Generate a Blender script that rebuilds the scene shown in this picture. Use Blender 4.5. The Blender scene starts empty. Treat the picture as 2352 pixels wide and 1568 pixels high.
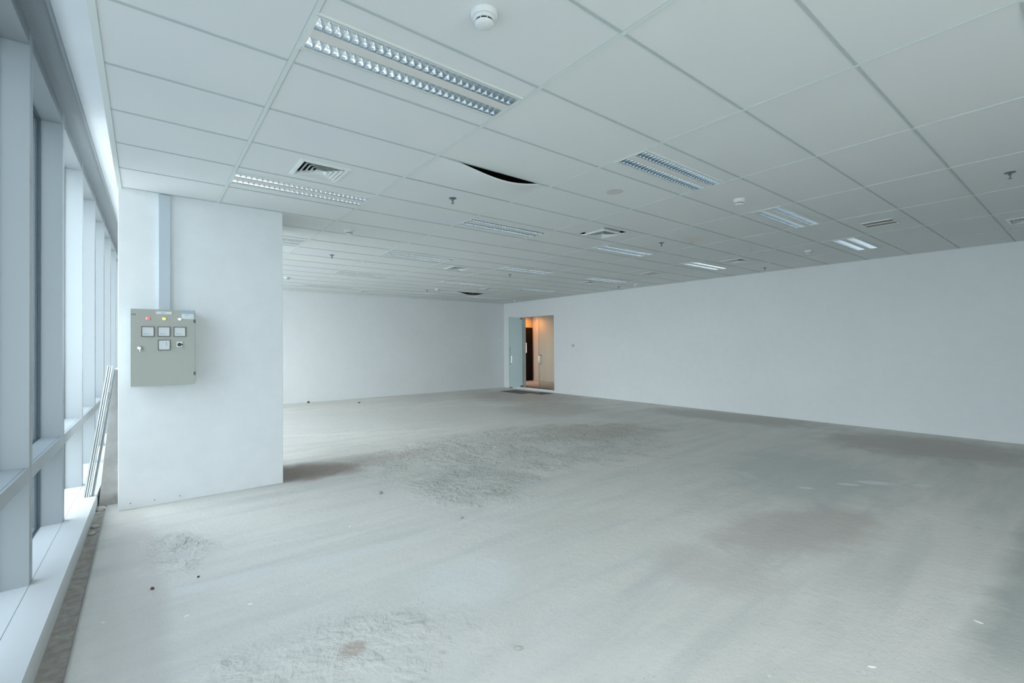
import bpy, math, random
from mathutils import Vector, Matrix
R = math.radians
random.seed(7)
sc = bpy.context.scene
COL = sc.collection

# ------------------------------------------------------------------ camera
CX, CY, CZ = -0.59926, -2.00722, 1.50735
YAW, PIT, ROL, FPX = 0.6672, 0.0080, -0.0068, 1072.99
fw = Vector((math.sin(YAW)*math.cos(PIT), math.cos(YAW)*math.cos(PIT), math.sin(PIT)))
rr = Vector((math.cos(YAW), -math.sin(YAW), 0)); uu = rr.cross(fw)
r2 = rr*math.cos(ROL) + uu*math.sin(ROL); u2 = uu*math.cos(ROL) - rr*math.sin(ROL)
cd = bpy.data.cameras.new('camera'); cam = bpy.data.objects.new('camera', cd); COL.objects.link(cam)
cd.sensor_width = 36.0; cd.lens = 36.0*FPX/2352.0; cd.clip_start = 0.05; cd.clip_end = 200
m = Matrix((r2, u2, -fw)).transposed().to_4x4(); m.translation = Vector((CX, CY, CZ)); cam.matrix_world = m
sc.camera = cam

# ------------------------------------------------------------------ world: pale overcast sky
W = bpy.data.worlds.new('sky'); sc.world = W; W.use_nodes = True
nt = W.node_tree; nt.nodes.clear()
out = nt.nodes.new('ShaderNodeOutputWorld'); bg = nt.nodes.new('ShaderNodeBackground')
tc = nt.nodes.new('ShaderNodeTexCoord'); sx = nt.nodes.new('ShaderNodeSeparateXYZ'); cr = nt.nodes.new('ShaderNodeValToRGB')
mp = nt.nodes.new('ShaderNodeMapRange'); mp.inputs['From Min'].default_value = -1; mp.inputs['From Max'].default_value = 1
nt.links.new(tc.outputs['Generated'], sx.inputs[0]); nt.links.new(sx.outputs['Z'], mp.inputs['Value'])
nt.links.new(mp.outputs[0], cr.inputs[0]); nt.links.new(cr.outputs[0], bg.inputs[0]); nt.links.new(bg.outputs[0], out.inputs[0])
e = cr.color_ramp.elements
e[0].position = 0.0; e[0].color = (0.50, 0.48, 0.45, 1); e[1].position = 1.0; e[1].color = (1.0, 0.99, 1.02, 1)
for p_, c_ in ((0.46, (0.60, 0.585, 0.55, 1)), (0.52, (1.0, 0.95, 0.895, 1)), (0.75, (1.12, 1.06, 1.01, 1))):
    q = e.new(p_); q.color = c_
bg.inputs['Strength'].default_value = 6.0

# ------------------------------------------------------------------ render look
sc.view_settings.view_transform = 'Standard'; sc.view_settings.look = 'None'
sc.view_settings.gamma = 1; sc.view_settings.exposure = 0.66
sc.view_settings.use_curve_mapping = False
cy = sc.cycles
cy.use_denoising = True; cy.max_bounces = 9; cy.diffuse_bounces = 7; cy.glossy_bounces = 5
cy.use_adaptive_sampling = True; cy.adaptive_threshold = 0.08; cy.adaptive_min_samples = 16
cy.transmission_bounces = 6; cy.transparent_max_bounces = 12
cy.sample_clamp_indirect = 6; cy.caustics_reflective = False; cy.caustics_refractive = False

def area(name, loc, rot, sx_, sy_, power, color, portal=False):
    l = bpy.data.lights.new(name, 'AREA'); l.shape = 'RECTANGLE'; l.size = sx_; l.size_y = sy_
    l.energy = power; l.color = color
    if portal: l.cycles.is_portal = True
    o = bpy.data.objects.new(name, l); COL.objects.link(o); o.location = loc; o.rotation_euler = rot
    return o
area('window_portal_front', (0.35, -5.66, 1.7), (R(90), 0, 0), 3.1, 2.6, 1, (1, 1, 1), True)  # sky portal for the glazing added behind the camera
# portal that guides the skylight through the glazed side (gives off nothing itself)
area('window_portal', (-1.50, 2.8, 1.72), (0, R(-90), 0), 3.3, 17.0, 1, (1, 1, 1), True)

FX1 = 1.9   # glazing added for light behind the camera runs from the window corner to here
CE = 2.9891          # ceiling height
XR, YB, YF = 9.5626, 11.3549, -5.6
WS = 0.0160          # the window wall runs a hair off the grid

# ------------------------------------------------------------------ materials
def mat(name, col, rough=0.6, metal=0.0, spec=0.5, emis=None, es=0.0):
    m = bpy.data.materials.new(name); m.use_nodes = True
    b = m.node_tree.nodes['Principled BSDF']
    b.inputs['Base Color'].default_value = (*col, 1); b.inputs['Roughness'].default_value = rough
    b.inputs['Metallic'].default_value = metal; b.inputs['Specular IOR Level'].default_value = spec
    if emis: b.inputs['Emission Color'].default_value = (*emis, 1); b.inputs['Emission Strength'].default_value = es
    return m
class N:
    """tiny node helper"""
    def __init__(s, m): s.t = m.node_tree; s.b = s.t.nodes['Principled BSDF']
    def n(s, ty, **k):
        x = s.t.nodes.new(ty)
        for a, v in k.items(): setattr(x, a, v)
        return x
    def l(s, a, b): s.t.links.new(a, b)
    def v(s, sock, val):
        if hasattr(val, 'is_linked'): s.l(val, sock)
        else: sock.default_value = val
    def math(s, op, a, b=None, c=None, clamp=False):
        x = s.n('ShaderNodeMath', operation=op, use_clamp=clamp); s.v(x.inputs[0], a)
        if b is not None: s.v(x.inputs[1], b)
        if c is not None: s.v(x.inputs[2], c)
        return x.outputs[0]
    def coord(s, kind='Object'): return s.n('ShaderNodeTexCoord').outputs[kind]
    def noise(s, vec, scale, detail=4, rough=0.55, dist=0.0):
        x = s.n('ShaderNodeTexNoise'); s.l(vec, x.inputs['Vector']); x.inputs['Scale'].default_value = scale
        x.inputs['Detail'].default_value = detail; x.inputs['Roughness'].default_value = rough; x.inputs['Distortion'].default_value = dist
        return x.outputs['Fac']
    def vor(s, vec, scale, feat='F1', rnd=1.0):
        x = s.n('ShaderNodeTexVoronoi', feature=feat); s.l(vec, x.inputs['Vector']); x.inputs['Scale'].default_value = scale
        x.inputs['Randomness'].default_value = rnd
        return x.outputs['Distance']
    def rng(s, val, a, b, c=0.0, d=1.0, smooth=False):
        x = s.n('ShaderNodeMapRange'); x.clamp = True
        if smooth: x.interpolation_type = 'SMOOTHSTEP'
        s.v(x.inputs['Value'], val)
        for nm, q in (('From Min', a), ('From Max', b), ('To Min', c), ('To Max', d)): s.v(x.inputs[nm], q)
        return x.outputs[0]
    def mix(s, fac, a, b, blend='MIX'):
        x = s.n('ShaderNodeMix', data_type='RGBA', blend_type=blend); s.v(x.inputs[0], fac)
        for i, q in ((6, a), (7, b)):
            if isinstance(q, tuple): x.inputs[i].default_value = (*q, 1)
            else: s.l(q, x.inputs[i])
        return x.outputs[2]
    def bump(s, h, strength, dist, prev=None):
        x = s.n('ShaderNodeBump'); x.inputs['Strength'].default_value = strength; x.inputs['Distance'].default_value = dist
        s.l(h, x.inputs['Height'])
        if prev is not None: s.l(prev, x.inputs['Normal'])
        return x.outputs[0]

def plaster(name, col, rough=0.75, amt=0.03):
    m = mat(name, col, rough, spec=0.25); k = N(m); c = k.coord()
    a = k.noise(c, 0.9, 3); b = k.noise(c, 7, 5)
    f = k.math('ADD', k.math('MULTIPLY', a, 0.6), k.math('MULTIPLY', b, 0.4))
    lo = tuple(x*(1-amt) for x in col); hi = tuple(min(1, x*(1+amt)) for x in col)
    k.l(k.mix(k.rng(f, 0.3, 0.7), lo, hi), k.b.inputs['Base Color'])
    h = k.math('ADD', k.noise(c, 60, 3), k.math('MULTIPLY', k.noise(c, 4, 3), 2.0))
    k.l(k.bump(h, 0.25, 0.002), k.b.inputs['Normal'])
    return m
M = {}
M['wall'] = plaster('white_wall_paint', (0.80, 0.825, 0.84))
M['column'] = plaster('column_paint', (0.77, 0.81, 0.83), amt=0.05)
M['ceil'] = mat('ceiling_tile', (0.72, 0.765, 0.755), 0.85, spec=0.15)
k = N(M['ceil']); c = k.coord(); s_ = k.n('ShaderNodeSeparateXYZ'); k.l(c, s_.inputs[0])
cb = k.n('ShaderNodeCombineXYZ')
k.l(k.math('FLOOR', k.math('DIVIDE', s_.outputs[0], 1.2)), cb.inputs[0]); k.l(k.math('FLOOR', k.math('DIVIDE', s_.outputs[1], 0.6)), cb.inputs[1])
wn = k.n('ShaderNodeTexWhiteNoise', noise_dimensions='3D'); k.l(cb.outputs[0], wn.inputs['Vector'])
base = k.mix(wn.outputs['Value'], (0.715, 0.745, 0.735), (0.74, 0.765, 0.75))
base = k.mix(k.rng(k.noise(c, 1.3, 2), 0.35, 0.7), base, (0.715, 0.74, 0.75))
# old brownish water stain on one tile
def ellipse(k, sep, cx, cy_, rx, ry, ang, nz, amt=0.5, inner=0.55, outer=1.0):
    ca, sa = math.cos(ang), math.sin(ang)
    dx = k.math('SUBTRACT', sep.outputs[0], cx); dy = k.math('SUBTRACT', sep.outputs[1], cy_)
    u = k.math('DIVIDE', k.math('ADD', k.math('MULTIPLY', dx, ca), k.math('MULTIPLY', dy, sa)), rx)
    v = k.math('DIVIDE', k.math('SUBTRACT', k.math('MULTIPLY', dy, ca), k.math('MULTIPLY', dx, sa)), ry)
    d = k.math('SQRT', k.math('ADD', k.math('MULTIPLY', u, u), k.math('MULTIPLY', v, v)))
    d = k.math('ADD', d, k.math('MULTIPLY', k.math('SUBTRACT', nz, 0.5), amt*2))
    return k.rng(d, outer, inner, 0, 1, True)
nz = k.noise(c, 5, 4)
base = k.mix(k.math('MULTIPLY', ellipse(k, s_, 5.52, 1.60, 0.24, 0.15, 0.2, nz, 0.4, 0.2, 1.1), 0.55), base, (0.76, 0.62, 0.56))
base = k.mix(k.math('MULTIPLY', ellipse(k, s_, 5.72, 1.74, 0.16, 0.06, 0.5, nz, 0.4, 0.6, 1.0), 0.4), base, (0.66, 0.50, 0.42))
k.l(base, k.b.inputs['Base Color'])
k.l(k.bump(k.noise(c, 140, 2), 0.12, 0.001), k.b.inputs['Normal'])
M['tee'] = mat('ceiling_tee', (0.68, 0.725, 0.705), 0.5, spec=0.3)
M['teed'] = mat('ceiling_cross_tee', (0.47, 0.53, 0.525), 0.6, spec=0.2)
M['alu'] = mat('powder_coated_aluminium', (0.33, 0.37, 0.39), 0.42, spec=0.45)
k = N(M['alu']); c = k.coord(); k.l(k.bump(k.noise(c, 500, 2), 0.05, 0.0005), k.b.inputs['Normal'])
M['aluhead'] = mat('grey_head_aluminium', (0.24, 0.265, 0.275), 0.5)
M['gasket'] = mat('dark_gasket', (0.06, 0.10, 0.12), 0.6)
M['joint'] = mat('grey_joint', (0.22, 0.27, 0.29), 0.6)
M['sill'] = plaster('sill_coat', (0.72, 0.75, 0.77), 0.4, 0.02)
M['dark'] = mat('plenum_dark', (0.02, 0.02, 0.02), 0.9)  # near-black stands in for shade above the tiles and inside ducts
M['black'] = mat('black_plastic', (0.02, 0.025, 0.028), 0.4)
M['white'] = mat('white_plastic', (0.72, 0.75, 0.75), 0.35)
M['diff'] = mat('white_grille_metal', (0.76, 0.80, 0.79), 0.45)
M['fix'] = mat('fixture_white', (0.72, 0.75, 0.73), 0.4)
M['fixw'] = mat('fixture_spine', (0.70, 0.69, 0.66), 0.45)
M['mirror'] = mat('louvre_aluminium', (0.78, 0.83, 0.86), 0.15, 1.0)
M['tube'] = mat('lamp_tube', (0.85, 0.87, 0.87), 0.3)
M['chrome'] = mat('chrome', (0.75, 0.8, 0.83), 0.18, 1.0)
M['steel'] = mat('brushed_steel', (0.55, 0.58, 0.60), 0.35, 1.0)
M['brass'] = mat('dull_metal', (0.22, 0.25, 0.26), 0.4, 0.7)
M['box'] = mat('enclosure_paint', (0.40, 0.43, 0.39), 0.45)
M['boxdark'] = mat('enclosure_edge', (0.33, 0.38, 0.37), 0.5)
M['bezel'] = mat('meter_bezel', (0.09, 0.10, 0.10), 0.4)
M['dial'] = mat('meter_dial', (0.52, 0.58, 0.62), 0.25)
M['dialink'] = mat('dial_ink', (0.12, 0.28, 0.33), 0.5)
M['paper'] = mat('label_paper', (0.72, 0.77, 0.78), 0.6)
M['ink'] = mat('label_ink', (0.28, 0.36, 0.42), 0.6)
M['bluepaper'] = mat('blue_label', (0.38, 0.49, 0.60), 0.6)
M['conduit'] = mat('grey_trunking', (0.52, 0.60, 0.66), 0.5)
M['red'] = mat('red_lens', (0.8, 0.05, 0.06), 0.2, emis=(1.0, 0.10, 0.09), es=1.1)
M['amber'] = mat('amber_lens', (0.9, 0.45, 0.05), 0.2, emis=(1.0, 0.50, 0.07), es=1.1)
M['clear'] = mat('white_lens', (0.8, 0.85, 0.8), 0.15, emis=(0.9, 1.0, 0.9), es=0.35)
M['rust'] = mat('warm_patch', (0.62, 0.60, 0.55), 0.6)
M['stain'] = mat('grime', (0.20, 0.22, 0.19), 0.8)
M['mat'] = plaster('grey_doormat', (0.16, 0.17, 0.165), 0.9, 0.15)
M['corr'] = plaster('corridor_paint', (0.37, 0.315, 0.27), 0.6, 0.03)
M['corrfloor'] = plaster('corridor_floor', (0.34, 0.28, 0.24), 0.4, 0.15)
M['blackdoor'] = mat('black_lacquer', (0.006, 0.005, 0.005), 0.7, spec=0.1)
M['stone'] = plaster('rubble', (0.46, 0.45, 0.42), 0.9, 0.15)
M['brown'] = mat('brown_lump', (0.10, 0.05, 0.035), 0.8)
M['chip'] = mat('white_chip', (0.82, 0.84, 0.84), 0.6)
M['strip'] = mat('pale_strip', (0.56, 0.59, 0.58), 0.45)

def glass_mat(name, tint):
    m = bpy.data.materials.new(name); m.use_nodes = True; t = m.node_tree; t.nodes.clear()
    o = t.nodes.new('ShaderNodeOutputMaterial'); mx = t.nodes.new('ShaderNodeMixShader'); fr = t.nodes.new('ShaderNodeFresnel')
    tr = t.nodes.new('ShaderNodeBsdfTransparent'); gl = t.nodes.new('ShaderNodeBsdfGlossy')
    gm = t.nodes.new('ShaderNodeNewGeometry'); mr = t.nodes.new('ShaderNodeMapRange')
    mr.inputs['To Min'].default_value = 1.5; mr.inputs['To Max'].default_value = 1/1.5   # same reflectance from either side of the pane face
    t.links.new(gm.outputs['Backfacing'], mr.inputs['Value']); t.links.new(mr.outputs[0], fr.inputs['IOR']); tr.inputs[0].default_value = (*tint, 1); gl.inputs['Roughness'].default_value = 0.0
    t.links.new(fr.outputs[0], mx.inputs[0]); t.links.new(tr.outputs[0], mx.inputs[1]); t.links.new(gl.outputs[0], mx.inputs[2])
    t.links.new(mx.outputs[0], o.inputs[0]); return m
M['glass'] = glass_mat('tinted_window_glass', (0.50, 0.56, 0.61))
M['glassfar'] = glass_mat('window_glass', (0.78, 0.84, 0.885))  # clearer in the far bays so more daylight enters there
M['frontglass'] = glass_mat('clear_window_glass', (0.93, 0.96, 0.96))
M['doorglass'] = glass_mat('door_glass', (0.86, 0.93, 0.93))
M['glassedge'] = mat('glass_edge', (0.18, 0.36, 0.36), 0.2)

# rough pier concrete
M['concrete'] = mat('raw_concrete', (0.42, 0.41, 0.39), 0.9, spec=0.2)
k = N(M['concrete']); c = k.coord()
k.l(k.mix(k.rng(k.noise(c, 6, 6), 0.3, 0.7), (0.34, 0.33, 0.31), (0.50, 0.50, 0.48)), k.b.inputs['Base Color'])
k.l(k.bump(k.noise(c, 40, 6), 0.5, 0.004), k.b.inputs['Normal'])

# floor screed
M['floor'] = mat('dusty_screed', (0.6, 0.61, 0.6), 0.75, spec=0.3)
k = N(M['floor']); c = k.coord(); s_ = k.n('ShaderNodeSeparateXYZ'); k.l(c, s_.inputs[0])
n1 = k.noise(c, 0.55, 5, 0.6, 0.4); n2 = k.noise(c, 2.6, 6, 0.6, 0.5); n3 = k.noise(c, 14, 6, 0.65); n4 = k.noise(c, 70, 3)
wv = k.n('ShaderNodeMapping'); k.l(c, wv.inputs[0]); wv.inputs['Rotation'].default_value = (0, 0, R(24)); wv.inputs['Scale'].default_value = (0.35, 2.4, 1)
n5 = k.noise(wv.outputs[0], 1.8, 5, 0.6, 0.3)
base = k.mix(k.rng(n1, 0.35, 0.68), (0.665, 0.655, 0.615), (0.74, 0.725, 0.685))
base = k.mix(k.math('MULTIPLY', k.rng(n5, 0.45, 0.75), 0.85), base, (0.56, 0.575, 0.555))
base = k.mix(k.math('MULTIPLY', k.rng(n2, 0.55, 0.78), 0.45), base, (0.70, 0.71, 0.69))
def patch(cx, cy_, rx, ry, ang, col, f, amt=0.45, inner=0.45):
    global base
    ms = ellipse(k, s_, cx, cy_, rx, ry, ang, n2, amt, inner, 1.0)
    base = k.mix(k.math('MULTIPLY', ms, f), base, col); return ms
patch(4.2, 7.2, 3.6, 1.6, -0.45, (0.64, 0.63, 0.60), 0.6)
patch(1.8, 7.6, 2.4, 2.2, 0, (0.62, 0.625, 0.60), 0.6)
patch(8.2, 8.6, 2.0, 2.6, 0.1, (0.50, 0.455, 0.42), 0.75)
patch(7.0, 6.2, 1.6, 1.4, 0.3, (0.50, 0.47, 0.43), 0.65)
patch(8.9, 2.8, 0.9, 2.4, 0.1, (0.45, 0.43, 0.40), 0.75)
patch(8.3, -0.4, 1.3, 1.6, 0.1, (0.47, 0.43, 0.40), 0.8)
patch(5.4, 0.2, 1.6, 1.1, 0.5, (0.49, 0.52, 0.51), 0.6)
patch(3.6, -0.45, 1.1, 0.50, -0.3, (0.52, 0.475, 0.445), 0.7)
patch(2.4, -0.35, 0.45, 0.5, 0.4, (0.60, 0.565, 0.54), 0.7)
patch(2.2, 0.9, 0.7, 0.3, -0.3, (0.63, 0.63, 0.58), 0.5)
patch(1.05, 0.55, 0.48, 0.42, 0.2, (0.70, 0.72, 0.705), 0.7)
patch(0.2, 1.45, 1.5, 0.10, -0.16, (0.70, 0.715, 0.70), 0.6, 0.3)
patch(2.2, 6.1, 2.0, 0.10, -0.46, (0.72, 0.73, 0.71), 0.7, 0.3)
patch(3.0, 3.6, 2.3, 0.16, -1.35, (0.66, 0.665, 0.64), 0.8, 0.2)
patch(0.22, 0.33, 0.09, 0.08, 0.2, (0.52, 0.44, 0.38), 0.8, 0.3)
rough_a = patch(4.0, 3.3, 2.9, 1.75, -0.12, (0.54, 0.55, 0.52), 0.45)
rough_b = patch(5.6, 3.6, 1.9, 1.0, -0.5, (0.42, 0.375, 0.33), 0.45, 0.7, 0.2)
patch(1.75, 4.10, 1.3, 0.42, -0.12, (0.46, 0.42, 0.39), 0.75, 0.7, 0.1)
patch(0.88, 4.0, 0.98, 0.56, -0.28, (0.32, 0.265, 0.235), 0.92, 0.5, 0.4)
rough_c = patch(-0.42, 2.25, 0.26, 0.50, 0.1, (0.58, 0.60, 0.57), 0.45)
rough_d = k.math('MULTIPLY', ellipse(k, s_, 0.05, 0.30, 1.0, 0.55, -0.2, n2, 0.7, 0.1, 1.0), 0.6)
rough_e = patch(2.3, 2.3, 0.9, 0.9, 0.3, (0.54, 0.56, 0.53), 0.5)
patch(-0.66, 1.8, 0.22, 2.6, 0.02, (0.52, 0.50, 0.47), 0.6, 0.3)
# darker pour beyond the day joint
dj = k.rng(k.math('ADD', s_.outputs[1], k.math('MULTIPLY', k.math('SUBTRACT', n2, 0.5), 0.25)), -1.52, -1.66, 0, 1)
dj = k.math('MULTIPLY', dj, k.rng(s_.outputs[0], 2.0, 2.7))
base = k.mix(k.math('MULTIPLY', dj, 0.75), base, (0.36, 0.39, 0.38))
# dirty groove beside the sill
gr = k.rng(k.math('SUBTRACT', s_.outputs[0], k.math('MULTIPLY', k.math('SUBTRACT', n3, 0.5), 0.015)), -0.87, -0.89, 0, 1)
base = k.mix(k.math('MULTIPLY', gr, 0.9), base, k.mix(k.rng(n3, 0.35, 0.65), (0.25, 0.225, 0.20), (0.40, 0.375, 0.34)))
# coarse speckle inside the gouged areas
rough = k.math('MAXIMUM', k.math('MAXIMUM', rough_a, rough_b), k.math('MAXIMUM', k.math('MAXIMUM', rough_c, rough_d), rough_e))
rough = k.math('MULTIPLY', rough, k.rng(k.noise(c, 2.1, 4, 0.6), 0.42, 0.60, 0.12, 1.0))
sp = k.math('MULTIPLY', k.rng(n3, 0.56, 0.66), k.math('MULTIPLY', rough, 0.55))
base = k.mix(sp, base, (0.40, 0.385, 0.35))
sp2 = k.math('MULTIPLY', k.rng(k.noise(c, 30, 4), 0.62, 0.72), 0.34)
base = k.mix(sp2, base, (0.46, 0.47, 0.45))
pk = k.rng(k.noise(c, 0.9, 3), 0.48, 0.60)
base = k.mix(k.math('MULTIPLY', k.math('MULTIPLY', pk, rough), 0.30), base, (0.47, 0.45, 0.41))
mc = k.noise(c, 55, 2, 0.5); zone = k.rng(k.noise(c, 1.4, 3), 0.42, 0.62, 0.25, 1.0)
base = k.mix(k.math('MULTIPLY', k.math('MULTIPLY', k.rng(mc, 0.66, 0.72), zone), 0.55), base, (0.44, 0.44, 0.41))
base = k.mix(k.math('MULTIPLY', k.math('MULTIPLY', k.rng(mc, 0.33, 0.28), zone), 0.5), base, (0.80, 0.81, 0.79))
# paint spots
v1 = k.n('ShaderNodeTexVoronoi', feature='F1'); k.l(c, v1.inputs['Vector']); v1.inputs['Scale'].default_value = 5.5
vs = k.n('ShaderNodeSeparateColor'); k.l(v1.outputs['Color'], vs.inputs[0])
spot = k.math('MULTIPLY', k.rng(v1.outputs['Distance'], 0.06, 0.04), k.math('GREATER_THAN', vs.outputs[0], 0.72))
base = k.mix(k.math('MULTIPLY', spot, 0.8), base, (0.80, 0.82, 0.82))
spot2 = k.math('MULTIPLY', k.rng(v1.outputs['Distance'], 0.05, 0.03), k.math('LESS_THAN', vs.outputs[1], 0.10))
base = k.mix(k.math('MULTIPLY', spot2, 0.7), base, (0.30, 0.31, 0.30))
for x_, y_, a_ in ((5.59, -0.46, 0.22), (4.82, -0.06, 0.10), (5.85, -0.80, 0.12), (5.3, -0.30, 0.14)):
    patch(x_, y_, a_, a_*0.45, -0.9, (0.78, 0.80, 0.80), 0.75, 0.3)
k.l(base, k.b.inputs['Base Color'])
h = k.math('ADD', k.math('MULTIPLY', n2, 0.6), k.math('ADD', k.math('MULTIPLY', n3, 0.25), k.math('MULTIPLY', n4, 0.09)))
bp = k.bump(h, 0.6, 0.021)
rid = k.math('ADD', k.math('MULTIPLY', k.math('ABSOLUTE', k.math('SUBTRACT', k.noise(c, 5.5, 5, 0.65, 0.8), 0.5)), 2.6),
             k.math('ADD', k.math('MULTIPLY', n3, 0.9), k.math('MULTIPLY', k.noise(c, 38, 4), 0.45)))
bp = k.bump(k.math('MULTIPLY', rid, rough), 0.8, 0.045, bp)
k.l(bp, k.b.inputs['Normal'])
k.l(k.rng(n2, 0.3, 0.7, 0.6, 0.85), k.b.inputs['Roughness'])

# ------------------------------------------------------------------ mesh helpers
class MB:
    def __init__(s): s.v = []; s.f = []; s.mi = []
    def quad(s, pts, mi=0):
        b = len(s.v); s.v += [tuple(p) for p in pts]; s.f.append(tuple(range(b, b+len(pts)))); s.mi.append(mi)
    def box(s, x0, x1, y0, y1, z0, z1, mi=0, T=None):
        P = [(x0,y0,z0),(x1,y0,z0),(x1,y1,z0),(x0,y1,z0),(x0,y0,z1),(x1,y0,z1),(x1,y1,z1),(x0,y1,z1)]
        if T: P = [T(*p) for p in P]
        b = len(s.v); s.v += P
        for f in ((3,2,1,0),(4,5,6,7),(0,1,5,4),(1,2,6,5),(2,3,7,6),(3,0,4,7)): s.f.append(tuple(b+i for i in f)); s.mi.append(mi)
    def lathe(s, prof, seg=32, c=(0,0,0), ax='z', mi=0):
        b = len(s.v)
        for r_, h_ in prof:
            for i in range(seg):
                a = 2*math.pi*i/seg; x, y = r_*math.cos(a), r_*math.sin(a)
                p = (x, y, h_) if ax == 'z' else ((x, -h_, y) if ax == 'y' else (h_, x, y))
                s.v.append((p[0]+c[0], p[1]+c[1], p[2]+c[2]))
        n = len(prof)
        for j in range(n-1):
            for i in range(seg):
                i2 = (i+1) % seg
                s.f.append((b+j*seg+i, b+j*seg+i2, b+(j+1)*seg+i2, b+(j+1)*seg+i)); s.mi.append(mi)
        if prof[0][0] > 1e-6: s.f.append(tuple(b+i for i in reversed(range(seg)))); s.mi.append(mi)
        if prof[-1][0] > 1e-6: s.f.append(tuple(b+(n-1)*seg+i for i in range(seg))); s.mi.append(mi)
    def tube(s, pts, rad, seg=10, mi=0):
        b = len(s.v); n = len(pts); P = [Vector(p) for p in pts]
        for j, p in enumerate(P):
            d = (P[min(j+1, n-1)] - P[max(j-1, 0)]).normalized()
            a = d.orthogonal() if j == 0 else (last - d*last.dot(d)); a.normalize(); last = a; bb = d.cross(a)
            for i in range(seg):
                t = 2*math.pi*i/seg; q = p + a*rad*math.cos(t) + bb*rad*math.sin(t); s.v.append(tuple(q))
        for j in range(n-1):
            for i in range(seg):
                i2 = (i+1) % seg; s.f.append((b+j*seg+i, b+j*seg+i2, b+(j+1)*seg+i2, b+(j+1)*seg+i)); s.mi.append(mi)
        s.f.append(tuple(b+i for i in reversed(range(seg)))); s.mi.append(mi)
        s.f.append(tuple(b+(n-1)*seg+i for i in range(seg))); s.mi.append(mi)
    def build(s, name, mats, parent=None, smooth=False, bevel=0.0):
        me = bpy.data.meshes.new(name); me.from_pydata(s.v, [], s.f)
        if not isinstance(mats, (list, tuple)): mats = [mats]
        for q in mats: me.materials.append(M[q] if isinstance(q, str) else q)
        me.polygons.foreach_set('material_index', s.mi)
        if smooth: me.shade_smooth() if hasattr(me, 'shade_smooth') else None
        me.update()
        o = bpy.data.objects.new(name, me); COL.objects.link(o)
        if smooth:
            try: me.set_sharp_from_angle(angle=R(35))
            except Exception: pass
        if bevel:
            bv = o.modifiers.new('edge', 'BEVEL'); bv.width = bevel; bv.segments = 2; bv.limit_method = 'ANGLE'
        if parent: o.parent = parent
        return o
def tag(o, label=None, cat=None, group=None, kind=None):
    if label: o['label'] = label
    if cat: o['category'] = cat
    if group: o['group'] = group
    if kind: o['kind'] = kind
    return o
def empty(name, loc, label=None, cat=None, group=None, kind=None, rz=0):
    o = bpy.data.objects.new(name, None); COL.objects.link(o); o.location = loc; o.rotation_euler = (0, 0, rz); o.empty_display_size = 0.1
    return tag(o, label, cat, group, kind)
def dup(root, loc, label, rz=0):
    r = root.copy(); COL.objects.link(r); r.location = loc; r.rotation_euler = (0, 0, rz); r['label'] = label
    for ch in list(root.children):
        c_ = ch.copy(); COL.objects.link(c_); c_.parent = r
        for g in ch.children:
            d = g.copy(); COL.objects.link(d); d.parent = c_
    return r

# ------------------------------------------------------------------ room shell
b = MB(); nx, ny = 1, 1
b.box(-0.885, XR+0.15, YF, YB+0.15, -0.15, 0.0)
b.box(-1.45, -0.885, YF, YB+0.15, -0.15, -0.006)
tag(b.build('floor', 'floor'), 'dusty unfinished grey concrete screed floor with brownish stains and gouges', 'floor', kind='structure')

# lower and upper slab (black colour stands in for the unlit plenum)
b = MB(); b.box(-1.45, XR+0.15, YF-0.15, YB+0.15, 3.62, 3.8)
tag(b.build('ceiling_slab', 'dark'), 'dark slab seen through gaps above the ceiling tiles', 'ceiling', kind='structure')

b = MB(); b.box(-1.45, XR+0.15, YB, YB+0.15, -0.15, 3.62)
tag(b.build('wall_back', 'wall'), 'plain white far wall running behind the square pillar', 'wall', kind='structure')
b = MB(); b.box(FX1, XR+0.15, YF-0.15, YF, -0.15, 3.62); b.box(-1.45, FX1, YF-0.15, YF, -0.15, 0.40); b.box(-1.45, FX1, YF-0.15, YF, 2.92, 3.62)
tag(b.build('wall_front', 'wall'), 'white wall behind the viewpoint around its wide glazing', 'wall', kind='structure')
DY0, DY1, DZ0, DZ1, WT = 8.757, 10.308, 0.08, 2.452, 0.14
b = MB()
b.box(XR, XR+WT, YF, DY0, -0.15, 3.62); b.box(XR, XR+WT, DY1, YB, -0.15, 3.62)
b.box(XR, XR+WT, DY0, DY1, -0.15, DZ0); b.box(XR, XR+WT, DY0, DY1, DZ1, 3.62)
tag(b.build('wall_right', 'wall'), 'long white wall with the glass doorway near its far end', 'wall', kind='structure')

wf = empty('window_front', (-1.2, YF-0.08, 0.40), 'glazed strip behind the viewpoint', 'window', kind='structure')  # added out of view to light the pillar and near walls
b = MB()
for q in range(4): b.box(q*1.033-0.03, q*1.033+0.03, -0.05, 0.05, 0, 2.52)
b.box(0, 3.1, -0.05, 0.05, 0, 0.06); b.box(0, 3.1, -0.05, 0.05, 2.46, 2.52); b.box(0, 3.1, -0.05, 0.05, 0.40, 0.46)
b.build('window_frame', 'alu', wf)
b = MB(); b.box(0, 3.1, -0.006, 0.006, 0, 2.52); b.build('window_pane', 'frontglass', wf)
# pillar
CXL, CXR, CYF, CYB_ = -0.789, 0.611, 3.6413, 4.55
b = MB(); b.box(CXL, CXR, CYF, CYB_, 0, CE+0.02)
col = b.build('wall_pillar', 'column', bevel=0.004)
tag(col, 'square white plastered pillar carrying the grey electrical panel', 'pillar', kind='structure')
b = MB()
for x_, z_ in ((-0.70, 0.035), (-0.52, 0.03), (-0.32, 0.028)):
    b.lathe([(0.006, 0), (0.006, 0.0015)], 8, (x_, CYF, z_+0.02), 'y')
tag(b.build('nail_holes', 'joint', col), kind='stuff')

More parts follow.
